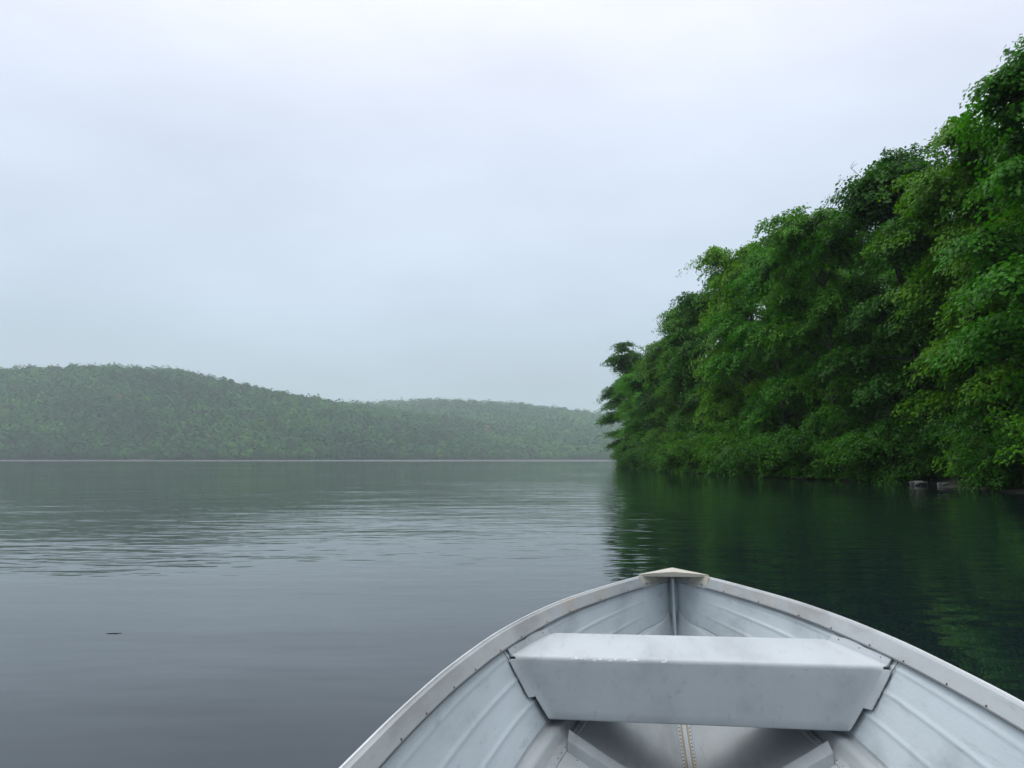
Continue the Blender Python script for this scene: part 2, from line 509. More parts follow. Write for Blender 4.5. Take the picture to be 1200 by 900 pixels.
def canopy(name, H, count, seed, rad, nq, qs, label, tmax=1.12):
    hgt, y0, yc, a0, a1, rec = H
    r = np.random.default_rng(seed)
    quads, tints = [], []
    pts = []
    # jittered rows so crowns overlap like a closed wood
    for k in range(count):
        a = r.uniform(a0, a1)
        u = r.uniform(0, 1) ** .85 * tmax
        ysh = y0 + 9 * math.sin(a * 9) + 5 * math.sin(a * 31 + 1)
        pts.append((a, u, ysh))
    # a closed edge along the waterline
    ne = int((a1 - a0) * y0 / 6.5)
    for k in range(ne):
        a = a0 + (a1 - a0) * (k + r.uniform(.1, .9)) / ne
        ysh = y0 + 9 * math.sin(a * 9) + 5 * math.sin(a * 31 + 1)
        pts.append((a, r.uniform(0.0, .02), ysh))
    for i, (a, u, ysh) in enumerate(pts):
        y = (ysh + (yc - ysh) * u) * recede(a, rec)
        z = hgt(a, u)
        R_ = rad * r.uniform(.6, 1.6)
        edge = i >= count
        ht = R_ * r.uniform(1.0, 1.6)
        top = TREE_TOP * (r.uniform(.55, 1.12) if r.uniform() < .94 else 1.2)
        cz = z + top - ht
        if edge:
            cz = z + r.uniform(4, 9); ht = cz - z + 1.5; R_ *= .8
        th = r.uniform(0, 2 * math.pi, nq)
        ph = np.arcsin(r.uniform(-.45, 1, nq))
        rr = r.uniform(.82, 1.1, nq)
        lob = 1 + .16 * np.sin(3 * th + r.uniform(0, 6)) + .12 * np.sin(5 * th + 4 * ph + r.uniform(0, 6))
        d = np.stack([np.cos(ph) * np.cos(th), np.cos(ph) * np.sin(th), np.sin(ph)], 1)
        c = d * (rr * lob)[:, None] * np.array([R_, R_, ht]) + np.array([a * y, y, cz])
        nrm = d + r.normal(0, .2, (nq, 3)) + np.array([0, 0, .25])
        nrm /= np.linalg.norm(nrm, axis=1)[:, None]
        u_ = np.cross(nrm, r.normal(0, 1, (nq, 3))); u_ /= np.linalg.norm(u_, axis=1)[:, None]
        v_ = np.cross(nrm, u_)
        s = (r.uniform(.6, 1.3, nq) * qs)[:, None]
        quads.append(np.stack([c - u_ * s, c - v_ * s * .7, c + u_ * s, c + v_ * s * .7], 1))
        tv = np.clip(.42 + .22 * math.sin(a * 23 + 5 * u) * math.sin(u * 9 + a * 7) + r.normal(0, .14), 0, .9)
        if r.uniform() < .006: tv = 1.0
        tints.append(np.clip(tv + r.normal(0, .02, nq), 0, 1))
    Q = np.concatenate(quads); Tn = np.concatenate(tints)
    o = link(name, quads_data(name, Q, FAR_LEAF, Tn))
    tag(o, label, 'forest', kind='stuff')
canopy('forest', HL, 6600, 17, 8.6, 100, 2.4, 'hazy green forest covering the left hill across the lake')
canopy('far_forest', HR, 6200, 12, 11.5, 70, 3.8, 'pale misty forest covering the low hill beyond the lake')

# ------------------------------------------------------------------ the boat: shape functions
B_ROT = (R(0.53), R(-0.79), R(-9.05))
PSI, PHI, TRM = R(9.054), R(0.791), R(0.534)
def rot_boat():
    c, s = math.cos(PSI), math.sin(PSI); Z = np.array([[c, s, 0], [-s, c, 0], [0, 0, 1]])
    c, s = math.cos(PHI), math.sin(PHI); Y = np.array([[c, 0, -s], [0, 1, 0], [s, 0, c]])
    c, s = math.cos(TRM), math.sin(TRM); X = np.array([[1, 0, 0], [0, c, -s], [0, s, c]])
    return Z @ Y @ X
BR = rot_boat()
BO = np.array([.7584, 3.5438, 0.0])
def smooth_interp(s, xs, ys):
    """monotone cubic interpolation"""
    xs = np.asarray(xs, float); ys = np.asarray(ys, float)
    d = np.diff(ys) / np.diff(xs)
    mm = np.zeros(len(xs)); mm[0] = d[0]; mm[-1] = d[-1]
    for i in range(1, len(xs) - 1):
        mm[i] = 0 if d[i - 1] * d[i] <= 0 else 2 * d[i - 1] * d[i] / (d[i - 1] + d[i])
    i = int(np.clip(np.searchsorted(xs, s) - 1, 0, len(xs) - 2))
    h = xs[i + 1] - xs[i]; u = (s - xs[i]) / h
    return float(ys[i] * (2 * u**3 - 3 * u**2 + 1) + mm[i] * h * (u**3 - 2 * u**2 + u) + ys[i + 1] * (-2 * u**3 + 3 * u**2) + mm[i + 1] * h * (u**3 - u**2))
LEN = 4.2
def bw(s): return smooth_interp(s, [0, .03, .08, .3, .6, .9, 1.2, 1.6, 2.0, 2.8, 4.2], [.018, .05, .105, .278, .462, .583, .661, .720, .746, .766, .70])
def gz(s): return smooth_interp(s, [0, .5, 1, 1.5, 2, 3, 4.2], [.529, .505, .489, .481, .480, .480, .485])
def cw(s): return smooth_interp(s, [0, .06, .22, .6, 1.1, 1.35, 2, 3, 4.2], [.012, .035, .155, .335, .478, .535, .62, .655, .60])
def cz(s): return smooth_interp(s, [0, .06, .22, .6, 1.1, 1.35, 2, 3, 4.2], [.40, .335, .30, .255, .205, .175, .105, .07, .06])
def kz(s): return smooth_interp(s, [0, .06, .18, .4, .7, 1.1, 2, 3, 4.2], [.36, .30, .13, .02, -.035, -.055, -.085, -.11, -.11])
STRAKES = (.235, .48, .76)
def section(s, side):
    """inner surface profile, gunwale to keel, as (x, z) points"""
    g = np.array([bw(s) - .008, gz(s) - .004]); c = np.array([cw(s), cz(s)])
    if c[0] > g[0] - .004: c[0] = g[0] - .004
    strip = np.array([c[0] - .075 * min(1, s / .8), c[1] - (.045) * min(1, s / .8)])
    k = np.array([.012, min(kz(s), strip[1] - .01)])
    strip[0] = max(strip[0], .0125)
    pts = []
    n1, n2, n3 = 64, 16, 14
    fade = min(1, max(0, (s - .1) / .35)); fg = min(1, max(0, (s - .05) / .12))
    fade = max(fade, .01)
    for i in range(n1 + 1):
        v = i / n1
        p_ = g + (c - g) * v
        L = np.linalg.norm(g - c) + 1e-6
        nn = np.array([-(g - c)[1], (g - c)[0]]) / L       # inward (to -x)
        if nn[0] > 0: nn = -nn
        off = sum(math.exp(-((v - a) * L / .0058) ** 2) for a in STRAKES) * .0036 * fade
        off -= .005 * math.sin(math.pi * v) * min(1, s / .6)
        pts.append(p_ + nn * off)
    e = strip - c; L = np.linalg.norm(e) + 1e-6; nn = np.array([-e[1], e[0]]) / L
    if nn[1] < 0: nn = -nn
    for i in range(1, n2 + 1):
        v = i / n2
        off = (-.009 * fg / max(fade, .01) * math.exp(-((v - .13) / .10) ** 2) + .010 * math.exp(-((v - .50) / .20) ** 2) - .003 * math.exp(-((v - .9) / .06) ** 2)) * fade
        pts.append(c + e * v + nn * off)
    e = k - strip
    for i in range(1, n3 + 1):
        v = i / n3
        sag = .012 * math.sin(math.pi * v) * fade
        pts.append(strip + e * v + np.array([0, -sag]))
    return [(side * q[0], q[1]) for q in pts]
def side_x(s, z):
    """inner half width of the topsides at height z"""
    g = (bw(s) - .008, gz(s) - .004); c = (cw(s), cz(s))
    if z >= c[1]:
        t_ = (g[1] - z) / (g[1] - c[1]); return g[0] + (c[0] - g[0]) * t_ + .0040 * math.sin(math.pi * min(max(t_, 0), 1)) * min(1, s / .6)
    k = (.012, kz(s)); st = (c[0] - .075, c[1] - .045)
    if z >= st[1]:
        t_ = (c[1] - z) / .045; return c[0] - .075 * t_
    t_ = (st[1] - z) / (st[1] - k[1]); return st[0] + (k[0] - st[0]) * t_
def bottom_z(s, x):
    st = (cw(s) - .075 * min(1, s / .8), cz(s) - .045 * min(1, s / .8)); v = (st[0] - x) / (st[0] - .012)
    return st[1] + (kz(s) - st[1]) * v - .012 * math.sin(math.pi * min(max(v, 0), 1))

SS = np.concatenate([np.linspace(0, .3, 13), np.linspace(.34, 2.0, 42), np.linspace(2.1, LEN, 18)])
def to_world(p_): return BR @ np.asarray(p_) + BO

# ------------------------------------------------------------------ water sheet with the hull's waterline cut out
loopR, loopL = [], []
for s in SS:
    for side, lst in ((1, loopR), (-1, loopL)):
        pr = [to_world((x, -s, z)) for x, z in section(s, side)]
        for a, b in zip(pr[:-1], pr[1:]):
            if a[2] >= 0 > b[2]:
                u = a[2] / (a[2] - b[2]); q = a + (b - a) * u
                ctr = to_world((0, -s, 0)); dr = q[:2] - ctr[:2]; L = np.linalg.norm(dr)
                lst.append(tuple(q[:2] + dr / max(L, 1e-6) * .002)); break
hole = loopR + loopL[::-1]
bm = bmesh.new()
def ring(pts):
    vs_ = [bm.verts.new((x, y, 0)) for x, y in pts]
    return [bm.edges.new((vs_[i], vs_[(i + 1) % len(vs_)])) for i in range(len(vs_))]
e1 = ring(hole)
e2 = ring([(-6, -8), (8, -8), (8, 8), (-6, 8)])
bmesh.ops.triangle_fill(bm, edges=e1 + e2, use_beauty=True)
# outer field
ox = [-3500, -6, 8, 3500]; oy = [-300, -8, 8, 3000]
gv = {}
for i, x in enumerate(ox):
    for j, y in enumerate(oy):
        f = [v for v in bm.verts if abs(v.co.x - x) < 1e-6 and abs(v.co.y - y) < 1e-6]
        gv[i, j] = f[0] if f else bm.verts.new((x, y, 0))
for i in range(3):
    for j in range(3):
        if (i, j) != (1, 1):
            bm.faces.new((gv[i, j], gv[i + 1, j], gv[i + 1, j + 1], gv[i, j + 1]))
bmesh.ops.recalc_face_normals(bm, faces=bm.faces)
for f in bm.faces:
    if f.normal.z < 0: f.normal_flip()
me = bpy.data.meshes.new('lake_water'); bm.to_mesh(me); bm.free(); me.materials.append(WATER)
water = link('water', me)
tag(water, 'calm dark grey-green lake water with faint ripples', 'water', kind='structure')

# ------------------------------------------------------------------ boat parts
boat = empty('rowboat')
boat.matrix_world = Matrix([[*BR[0], BO[0]], [*BR[1], BO[1]], [*BR[2], BO[2]], [0, 0, 0, 1]])
tag(boat, 'white painted aluminium rowboat with a bench across its bow, seen from inside it', 'boat')

# hull
V, Fc, M_ = [], [], []
n = None
rows = []
for s in SS:
    Rr = section(s, 1); Lr = section(s, -1)
    row = [(x, -s, z) for x, z in Rr] + [(x, -s, z) for x, z in Lr[::-1]]
    rows.append(row); n = len(row)
for r_ in rows: V += r_
half = n // 2
for i in range(len(rows) - 1):
    for j in range(n - 1):
        Fc.append((i * n + j, i * n + j + 1, (i + 1) * n + j + 1, (i + 1) * n + j))
        jj = j if j < half else n - 2 - j
        M_.append(1 if jj >= 64 and -rows[i][0][1] > .38 else 0)
hull = link('hull', mesh_data('hull', V, Fc, [HULL_P, FLOOR_P], M_, smooth=True), boat)
so = hull.modifiers.new('thickness', 'SOLIDIFY'); so.thickness = .004; so.offset = 1.0
bm = bmesh.new(); bm.from_mesh(hull.data); bm.normal_update()
tst = [f for f in bm.faces if f.calc_center_median().y < -1 and f.calc_center_median().y > -2 and f.calc_center_median().x > .5]
if sum(f.normal.x for f in tst) < 0: bmesh.ops.reverse_faces(bm, faces=bm.faces)
bm.to_mesh(hull.data); bm.free()

# transom
mb = MB()
pr = section(LEN, 1); pl = section(LEN, -1)[::-1]
prof = [(x, z) for x, z in pr[::4]] + [(x, z) for x, z in pl[::4]]
prof = [(x, z) for x, z in prof]
mb.loft([[(x, -LEN - dy, z) for x, z in prof] for dy in (-.012, .02)])
mb.build('transom', HULL_P, boat)

# gunwales: a folded rail with a thin bright lip and a sloping inner flange
def flange_x(s):
    tp = min(1, .35 + s / .25)
    return min(bw(s) - .006 - .012 * tp, side_x(s, gz(s) - .045) - .009)
def gunwale(side):
    mb = MB()
    segs = [(.0, .34, 2), (.34, LEN, 0)]
    S_ = list(SS)
    rings = []
    for s in S_:
        b, g = bw(s), gz(s)
        tp = min(1, .35 + s / .25)
        fx = flange_x(s)
        P_ = [(b + .004, g - .030), (b + .0045, g + .001), (b + .003, g + .003), (b - .002, g + .003), (b - .004, g - .001),
              (fx, g - .041), (fx - .0035, g - .045), (fx - .0045, g - .039), (b - .012, g - .004), (b - .001, g + .0005), (b + .004, g - .004), (b + .0045, g - .030)]
        rings.append([(side * max(x, .001), -s, z) for x, z in P_])
    nb = len(rings[0])
    v = [p_ for r_ in rings for p_ in r_]
    f, mi = [], []
    for i in range(len(rings) - 1):
        for j in range(nb):
            k = (j + 1) % nb
            q = (i * nb + j, i * nb + k, (i + 1) * nb + k, (i + 1) * nb + j)
            f.append(q if side < 0 else q[::-1])
            s = S_[i]
            lip = j in (1, 2, 3)
            mi.append(1 if lip else 0)
    mb.add(v, f)
    mb.m = mi
    # rivets along the lower edge of the flange, and the dark seam under it
    seam = []
    for s in S_:
        b, g = bw(s), gz(s); tp = min(1, .35 + s / .25)
        seam.append([(side * max(flange_x(s) - .0045 + dx, .002), -s, g - .0445 + dz) for dx, dz in ((0, 0), (.004, 0), (.004, -.0016), (-.0012, -.0016))])
    mb.loft(seam, 3)
    s = .24
    while s < LEN - .1:
        b, g = bw(s), gz(s)
        mb.dome((side * (flange_x(s) - .0035), -s, g - .0360), (-side, 0, .25), .0036, .0022, 2)
        s += .19 + .02 * math.sin(s * 17)
    o = mb.build('gunwale', [RAIL_P, BARE, RIVET, GAP], boat, False)
    return o
for sd in (-1, 1): gunwale(sd)

# bow cap: a low peaked triangular plate with turned-down rear lip and side flanges
mb = MB()
s1 = .125
b1 = bw(s1) + .010; g1 = gz(s1)
rings = []
for s in np.linspace(-.012, s1, 9):
    hw = (bw(max(s, 0)) + .010) if s > 0 else .012
    g = gz(max(s, 0)) + .0085
    crown = .013 * min(1, hw / .06)
    top = [(x_ * hw, -s, g + crown * (1 - abs(x_)) ** .8) for x_ in np.linspace(-1, 1, 11)]
    bot = [(x_ * hw, -s, g - .004 + crown * (1 - abs(x_)) ** .8) for x_ in np.linspace(1, -1, 11)]
    rings.append(top + bot)
mb.loft(rings)
# rear lip
gg = g1 + .0085
top = [(x_ * b1, gg + .013 * (1 - abs(x_)) ** .8) for x_ in np.linspace(-1, 1, 11)]
lip = [[(x, -s1 - d, z) for x, z in top] + [(x * .995, -s1 - d, gg - .008) for x, z in top[::-1]] for d in (.001, .005)]
mb.loft(lip)
for sd in (-1, 1):   # flanges that hold it to the gunwales
    fl = []
    for s in (.075, .10, .128, .150):
        b, g = bw(s), gz(s)
        fl.append([(sd * (b - .0095), -s, g + .004), (sd * (b - .028), -s, g - .045), (sd * (b - .033), -s, g - .045), (sd * (b - .013), -s, g + .004)])
    mb.loft(fl)
    mb.dome((sd * (bw(.13) - .029), -.135, gz(.13) - .03), (-sd, 0, .2), .004, .003, 1)
mb.build('bow_cap', [CAP_P, RIVET], boat, False)

# stem post
mb = MB()
rings = []
for s0 in np.linspace(0, 1, 14):
    zz = .505 - s0 * .50
    yy = -(np.interp(zz, [0, .02, .13, .30, .36, .53], [.45, .40, .19, .075, .05, .03]))
    rings.append([(.007, yy - .006, zz), (.005, yy - .014, zz - .004), (-.005, yy - .014, zz - .004), (-.007, yy - .006, zz), (-.014, yy + .03, zz), (.014, yy + .03, zz)])
mb.loft(rings)
mb.build('stem_post', HULL_P, boat)
# dark dome standing for a hole at the foot of the visible stem
mb = MB(); mb.dome((0, -.098, .262), (0, -1, .5), .010, .004, 0, 12)
mb.build('stem_hole', RIVET, boat, True)

# keel strip with its double row of rivets
mb = MB()
rings = []
for s in np.linspace(.35, LEN - .03, 50):
    z = bottom_z(s, .028) - .002
    rings.append([(.028, -s, z), (.024, -s, z + .006), (.010, -s, z + .007), (.008, -s, z + .013), (-.008, -s, z + .013), (-.010, -s, z + .007), (-.024, -s, z + .006), (-.028, -s, z)])
mb.loft(rings, 0)
for sd in (-1, 1):
    rr_ = []
    for s in np.linspace(.35, LEN - .03, 50):
        z = bottom_z(s, .028) - .002
        rr_.append([(sd * .0145, -s, z + .005), (sd * .0145, -s, z + .0105), (sd * .0105, -s, z + .0105), (sd * .0105, -s, z + .005)])
    mb.loft(rr_, 2)
s = .40
while s < 2.2:
    z = bottom_z(s, .028) - .002
    for sd in (-1, 1): mb.dome((sd * .0195, -s, z + .006), (0, 0, 1), .0032, .003, 1, 6)
    s += .026
mb.build('keel_strip', [FLOOR_P, RIVET, SEALANT], boat)

# floor ribs
def rib(s0, wd):
    for sd in (-1, 1):
        mb = MB()
        x1 = cw(s0) - .085
        rings = []
        for x in np.linspace(.030, x1, 12):
            r_ = []
            for ds_, dz in ((-wd, .001), (-wd * .78, .030), (wd * .78, .030), (wd, .001), (wd * .9, -.006), (-wd * .9, -.006)):
                r_.append((sd * x, -(s0 + ds_), bottom_z(s0 + ds_, x) + dz))
            rings.append(r_)
        mb.loft(rings)
        for x in np.linspace(.07, x1 - .03, 9):
            mb.dome((sd * x, -(s0 + wd * 1.25), bottom_z(s0 + wd * 1.25, x) + .001), (0, 0, 1), .0022, .0016, 1, 6)
        mb.build('floor_rib', [FLOOR_P, RIVET], boat)
for s0 in (1.13, 1.62, 2.1, 2.7, 3.25): rib(s0, .036)

# chine seam rivets
for sd in (-1, 1):
    mb = MB(); strip = []
    for s in np.linspace(.5, LEN - .05, 60):
        strip.append([(sd * (cw(s) - .076), -s, bottom_z(s, cw(s) - .076) + .004), (sd * (cw(s) - .090), -s, bottom_z(s, cw(s) - .090) + .0035), (sd * (cw(s) - .0905), -s, bottom_z(s, cw(s) - .090) - .002), (sd * (cw(s) - .076), -s, bottom_z(s, cw(s) - .076) - .002)])
    mb.loft(strip, 0)
    s = .5
    while s < 2.6:
        x = cw(s) - .083; mb.dome((sd * x, -s, bottom_z(s, x) + .0035), (-sd * .4, 0, 1), .0022, .0016, 1, 6)
        s += .033
    mb.build('chine_seam', [FLOOR_P, RIVET], boat)

# bow bench
def bench(sn, sf, zt, zb, drop, flange=True, chips=False):
    """a folded sheet bench: sn = edge nearer the stern, sf = edge nearer the bow"""
    mb = MB()
    r_ = .016
    prof = []
    for k in range(6):
        a = k / 5 * math.pi / 2
        prof.append((-(sn - r_) - r_ * math.cos(a), zt - r_ + r_ * math.sin(a)))
    for k in range(6):
        a = math.pi / 2 - k / 5 * math.pi / 2
        prof.append((-(sf + r_) + r_ * math.cos(a), zt - r_ + r_ * math.sin(a)))
    prof.append((-(sf + .002), zb)); prof.append((-(sf + .03), zb - .001)); 
    prof = [(-(sn - .03), zb), (-(sn - .004), zb), (-(sn), zb + .006)] + [(-sn, zb + (zt - zb - r_) * k / 6) for k in range(1, 6)] + prof
    NX = 33
    rings = []
    for i in range(NX):
        f = -1 + 2 * i / (NX - 1)
        ring_ = []
        for y, z in prof:
            hw = side_x(-y, z) - .021
            lim = np.interp(z, [zb, zb + drop, zt], [side_x(-y, zt) - .012 - .125, side_x(-y, zb + drop) - .016, side_x(-y, zt) - .021])
            ring_.append((f * min(hw, lim), y, z))
        rings.append(ring_)
    nb = len(prof)
    v = [p_ for q in rings for p_ in q]; fc = []
    for i in range(NX - 1):
        for j in range(nb - 1):
            fc.append((i * nb + j, i * nb + j + 1, (i + 1) * nb + j + 1, (i + 1) * nb + j))
    fc.append(tuple(range(nb))); fc.append(tuple((NX - 1) * nb + j for j in range(nb - 1, -1, -1)))
    mb.add(v, fc)
    if chips:
        rc = random.Random(4)
        for x0, x1 in ((-.39, -.345), (-.32, -.25), (-.21, -.18), (-.1, -.085)):
            x = x0
            while x < x1:
                L = rc.uniform(.006, .02); hh_ = rc.uniform(.0015, .0045); zc = zt - .0065 + rc.uniform(-.003, .0025)
                pts = []
                for k in range(9):
                    a = k / 9 * 2 * math.pi
                    pts.append((x + L * .5 * (1 + math.cos(a)) * rc.uniform(.85, 1.1), math.sin(a) * hh_ * rc.uniform(.6, 1.1)))
                def on(px_, dz_):
                    z = min(zc + dz_, zt - .0003); cc = min(1, max(-1, (z - (zt - r_)) / r_)); return (px_, -(sn - r_) - r_ * math.sqrt(max(0, 1 - cc * cc)) - .0006, z)
                mb.add([on(a_, b_) for a_, b_ in pts], [tuple(range(9))], 2)
                x += L * rc.uniform(.6, 1.5)
    o = mb.build('bench', [SEAT_P, RIVET, CHIP], boat, False)
    o.data.polygons.foreach_set('use_smooth', [len(p_.vertices) == 4 for p_ in o.data.polygons])
    for sd in (-1, 1):
        fb = MB()
        # along the top
        rg = []
        for s in np.linspace(sf + .03, sn - .004, 10):
            z0, z1 = zt - .006, zt + .023 - .004 * math.sin(s * 40)
            rg.append([(sd * (side_x(s, z0) - .026), -s, z0), (sd * (side_x(s, z0) - .006), -s, z0 + .001), (sd * (side_x(s, z1) - .0075), -s, z1), (sd * (side_x(s, z1) - .0105), -s, z1), (sd * (side_x(s, z0) - .010), -s, z0 + .006)])
        fb.loft(rg)
        for s in np.linspace(sf + .07, sn - .05, 3):
            z = zt + .011
            fb.dome((sd * (side_x(s, z) - .0085), -s, z), (-sd, 0, .5), .0042, .004, 1)
        # down the rear face
        rg = []
        for z in np.linspace(zt - .012, zb + drop - .012, 8):
            x0 = side_x(sn, z)
            rg.append([(sd * (x0 - .025), -(sn - .004), z), (sd * (x0 - .023), -(sn + .001), z), (sd * (side_x(sn + .017, z) - .0085), -(sn + .017), z), (sd * (side_x(sn + .017, z) - .0055), -(sn + .017), z), (sd * (x0 - .006), -(sn - .004), z)])
        fb.loft(rg)
        for z in np.linspace(zt - .045, zb + drop + .008, 3):
            fb.dome((sd * (side_x(sn + .009, z) - .0085), -(sn + .009), z), (-sd, -.3, .3), .0042, .004, 1)
        # dark open edge behind the flange
        rg = []
        for z in np.linspace(zt + .028, zb + drop - .014, 12):
            y_ = sn + .0185 + .0035 * math.sin(z * 90)
            xx = side_x(y_, z) - .0045
            wv = .0010 + .0018 * max(0, math.sin(z * 47 + sd))
            rg.append([(sd * xx, -y_, z), (sd * (xx - .002), -y_, z), (sd * (xx - .002), -(y_ + wv), z), (sd * xx, -(y_ + wv), z)])
        fb.loft(rg, 2)
        fb.build('mounting_flange', [SEAT_P, RIVET, GAP], o)
    return o
bench(1.107, .77, .419, .218, .085, chips=True)
bench(2.62, 2.34, .36, .10, .10)
bench(4.05, 3.72, .36, .10, .10)

# ------------------------------------------------------------------ trees
def tree_proto(name, seed, H, Rc, base, sprays, leaves, leaf_len, mat, airy=1.0, lean=(0, 0), trunk_r=.17, stems=1):
    """returns (trunk mesh, crown mesh)"""
    r = np.random.default_rng(seed)
    mb = MB()
    centers = []
    for st in range(stems):
        ph = r.uniform(0, 6.28)
        off = np.array([math.cos(ph), math.sin(ph)]) * (.25 if stems > 1 else 0)
        top = H * .86 * (1 if st == 0 else r.uniform(.7, .95))
        spread = Rc * .3 if stems > 1 else 0
        path = []
        for k in range(12):
            u = k / 11
            path.append(np.array([off[0] + lean[0] * u ** 1.5 + math.cos(ph) * spread * u + .16 * math.sin(u * 7 + ph), off[1] + lean[1] * u ** 1.5 + math.sin(ph) * spread * u + .16 * math.cos(u * 6 + ph), -.5 + (top + .5) * u]))
        mb.tube(path, [trunk_r * (1.5 if k == 0 else 1) * (1 - .85 * k / 11) for k in range(12)], 9)
        nl = max(5, int(sprays / 11 / stems))
        for i in range(nl):
            f = (i + .5) / nl
            hz = base + (1 - base) * f                      # fraction of the height where the limb leaves
            q = hz * 11 * .98
            k = int(min(q, 10)); o_ = path[k] + (path[k + 1] - path[k]) * (q - k)
            az = i * 2.399 + r.uniform(-.4, .4) + ph
            prof = (math.sin(math.pi * min(1, (1 - f) * .74 + .15)) ** .8)
            L = Rc * prof * r.uniform(.55, 1.38) * (1 - .45 * max(0, (f - .75) / .25)) + .35
            el = R(r.uniform(5, 32) + 38 * f)
            d = np.array([math.cos(az) * math.cos(el), math.sin(az) * math.cos(el), math.sin(el)])
            pts = []
            for j in range(7):
                u = j / 6
                pts.append(o_ + d * L * u + np.array([0, 0, -.26 * L * u * u * (1 - f * .6)]) + np.array([math.sin(u * 5 + i), math.cos(u * 4 + i), 0]) * .07 * L * u)
            r0 = trunk_r * (.42 - .25 * f)
            mb.tube(pts, [max(.010, r0 * (1 - .88 * j / 6)) for j in range(7)], 5)
            ns = max(6 if f > .75 else 4, int(round(sprays / stems / nl * (.5 + prof * .7))))
            for j in range(ns):
                u = r.uniform(.22, 1.03) ** .8
                q = min(u, 1) * 6; kk = int(min(q, 5)); c = pts[kk] + (pts[kk + 1] - pts[kk]) * (q - kk)
                side = r.normal(0, 1, 3) * np.array([1, 1, .55])
                side /= np.linalg.norm(side)
                ln = r.uniform(.15, .42) * (L * .55 + .5) * (1.1 - .4 * u)
                e = c + side * ln + d * ln * .35
                if j % 2 == 0:
                    mb.tube([c, (c + e) / 2 + np.array([0, 0, .04]), e], [max(.008, r0 * .3), .009, .004], 4)
                centers.append((e, d * .5 + side * .5, r.uniform(.75, 1.25)))
        centers.append((path[-1] + np.array([0, 0, .3]), np.array([0, 0, 1.0]), 1.0))
        for _ in range(16):
            q = path[-1] * (w_ := r.uniform(.2, 1)) + path[-3] * (1 - w_)
            centers.append((q + r.normal(0, .75, 3) * np.array([1, 1, .5]), r.normal(0, 1, 3), .9))
    C_ = np.array([c[0] for c in centers])
    keep = []
    for i, c in enumerate(centers):          # drop tufts that would hang apart from the crown
        dd = np.sort(np.linalg.norm(C_ - c[0], axis=1))
        if dd[3] < .95: keep.append(c)
    centers = keep
    Q = []
    for e, d, k in centers:
        if e[2] < .35: e = np.array([e[0], e[1], .35 + r.uniform(0, .3)])
        nlv = int(leaves * k * r.uniform(.7, 1.3) * airy)
        rad = (.50 + .022 * H) * k * (.86 if airy < .8 else 1)
        # a layered, drooping spray: leaves on a few thin plates
        hd = d[:2] / (np.linalg.norm(d[:2]) + 1e-6)
        th = r.uniform(0, 2 * math.pi, nlv); rr = rad * np.sqrt(r.uniform(0, 1, nlv))
        lob = 1 + .34 * np.sin(th * 3 + r.uniform(0, 6)) + .26 * np.sin(th * 7 + r.uniform(0, 6)) + .12 * np.sin(th * 13)
        rr = rr * lob
        xa = rr * np.cos(th) * 1.45; ya = rr * np.sin(th) * .78
        x = xa * hd[0] - ya * hd[1]; y = xa * hd[1] + ya * hd[0]
        out_ = x * hd[0] + y * hd[1]
        plate = r.choice([-1, 0, 0, 1], nlv) * .16 * rad
        stray = (r.uniform(0, 1, nlv) < .04) * 1.0
        z = plate + r.normal(0, .06, nlv) + stray * r.normal(0, .12, nlv) + .10 * np.sin(x * 6 + y * 5 + r.uniform(0, 6)) - .30 * rr ** 2 / rad - .20 * out_
        c = np.stack([x, y, z], 1) + e
        nrm = np.stack([x * .45 / rad + hd[0] * .25, y * .45 / rad + hd[1] * .25, np.ones(nlv) * .9], 1) + r.normal(0, .42, (nlv, 3))
        nrm /= np.linalg.norm(nrm, axis=1)[:, None]
        u_ = np.stack([x, y, -.35 * np.ones(nlv) * rad], 1) + r.normal(0, .45 * rad, (nlv, 3))
        u_ -= nrm * np.sum(u_ * nrm, 1)[:, None]
        u_ /= np.linalg.norm(u_, axis=1)[:, None]
        v_ = np.cross(nrm, u_)
        s = (r.uniform(.7, 1.25, nlv) * leaf_len)[:, None]
        Q.append(np.stack([c - u_ * s * .45, c + v_ * s * .34 + u_ * s * .02, c + u_ * s * .55 - nrm * s * .12, c - v_ * s * .34 + u_ * s * .02], 1))
    Q = np.concatenate(Q)
    Q = Q[Q[:, :, 2].min(axis=1) > .06]
    tm = mesh_data(name + '_trunk', mb.v, mb.f, [BARK], smooth=True)
    cm = quads_data(name + '_crown', Q, mat)
    return tm, cm

PROTO = {
    'round': [tree_proto('round', 21, 14.5, 3.5, .13, 245, 350, .165, LEAF['mid'])],
    'broad': [tree_proto('broad', 33, 14.0, 3.9, .11, 255, 350, .165, LEAF['yellow'], trunk_r=.2)],
    'tall':  [tree_proto('tall', 47, 15.5, 3.2, .16, 235, 350, .16, LEAF['dark'], trunk_r=.19)],
    'airy':  [tree_proto('airy', 58, 14.5, 4.4, .22, 180, 230, .20, LEAF['dark'], airy=.75)],
    'fresh': [tree_proto('fresh', 63, 14.0, 3.6, .11, 245, 350, .165, LEAF['fresh'])],
}
SHRUB = {
    'mid': tree_proto('shrub_mid', 71, 2.6, 1.5, .06, 46, 130, .13, LEAF['mid'], trunk_r=.04, stems=3),
    'fresh': tree_proto('shrub_fresh', 72, 3.4, 1.7, .06, 60, 140, .13, LEAF['fresh'], trunk_r=.045, stems=3),
    'dark': tree_proto('shrub_dark', 73, 2.2, 1.6, .04, 44, 130, .12, LEAF['dark'], trunk_r=.035, stems=4),
}
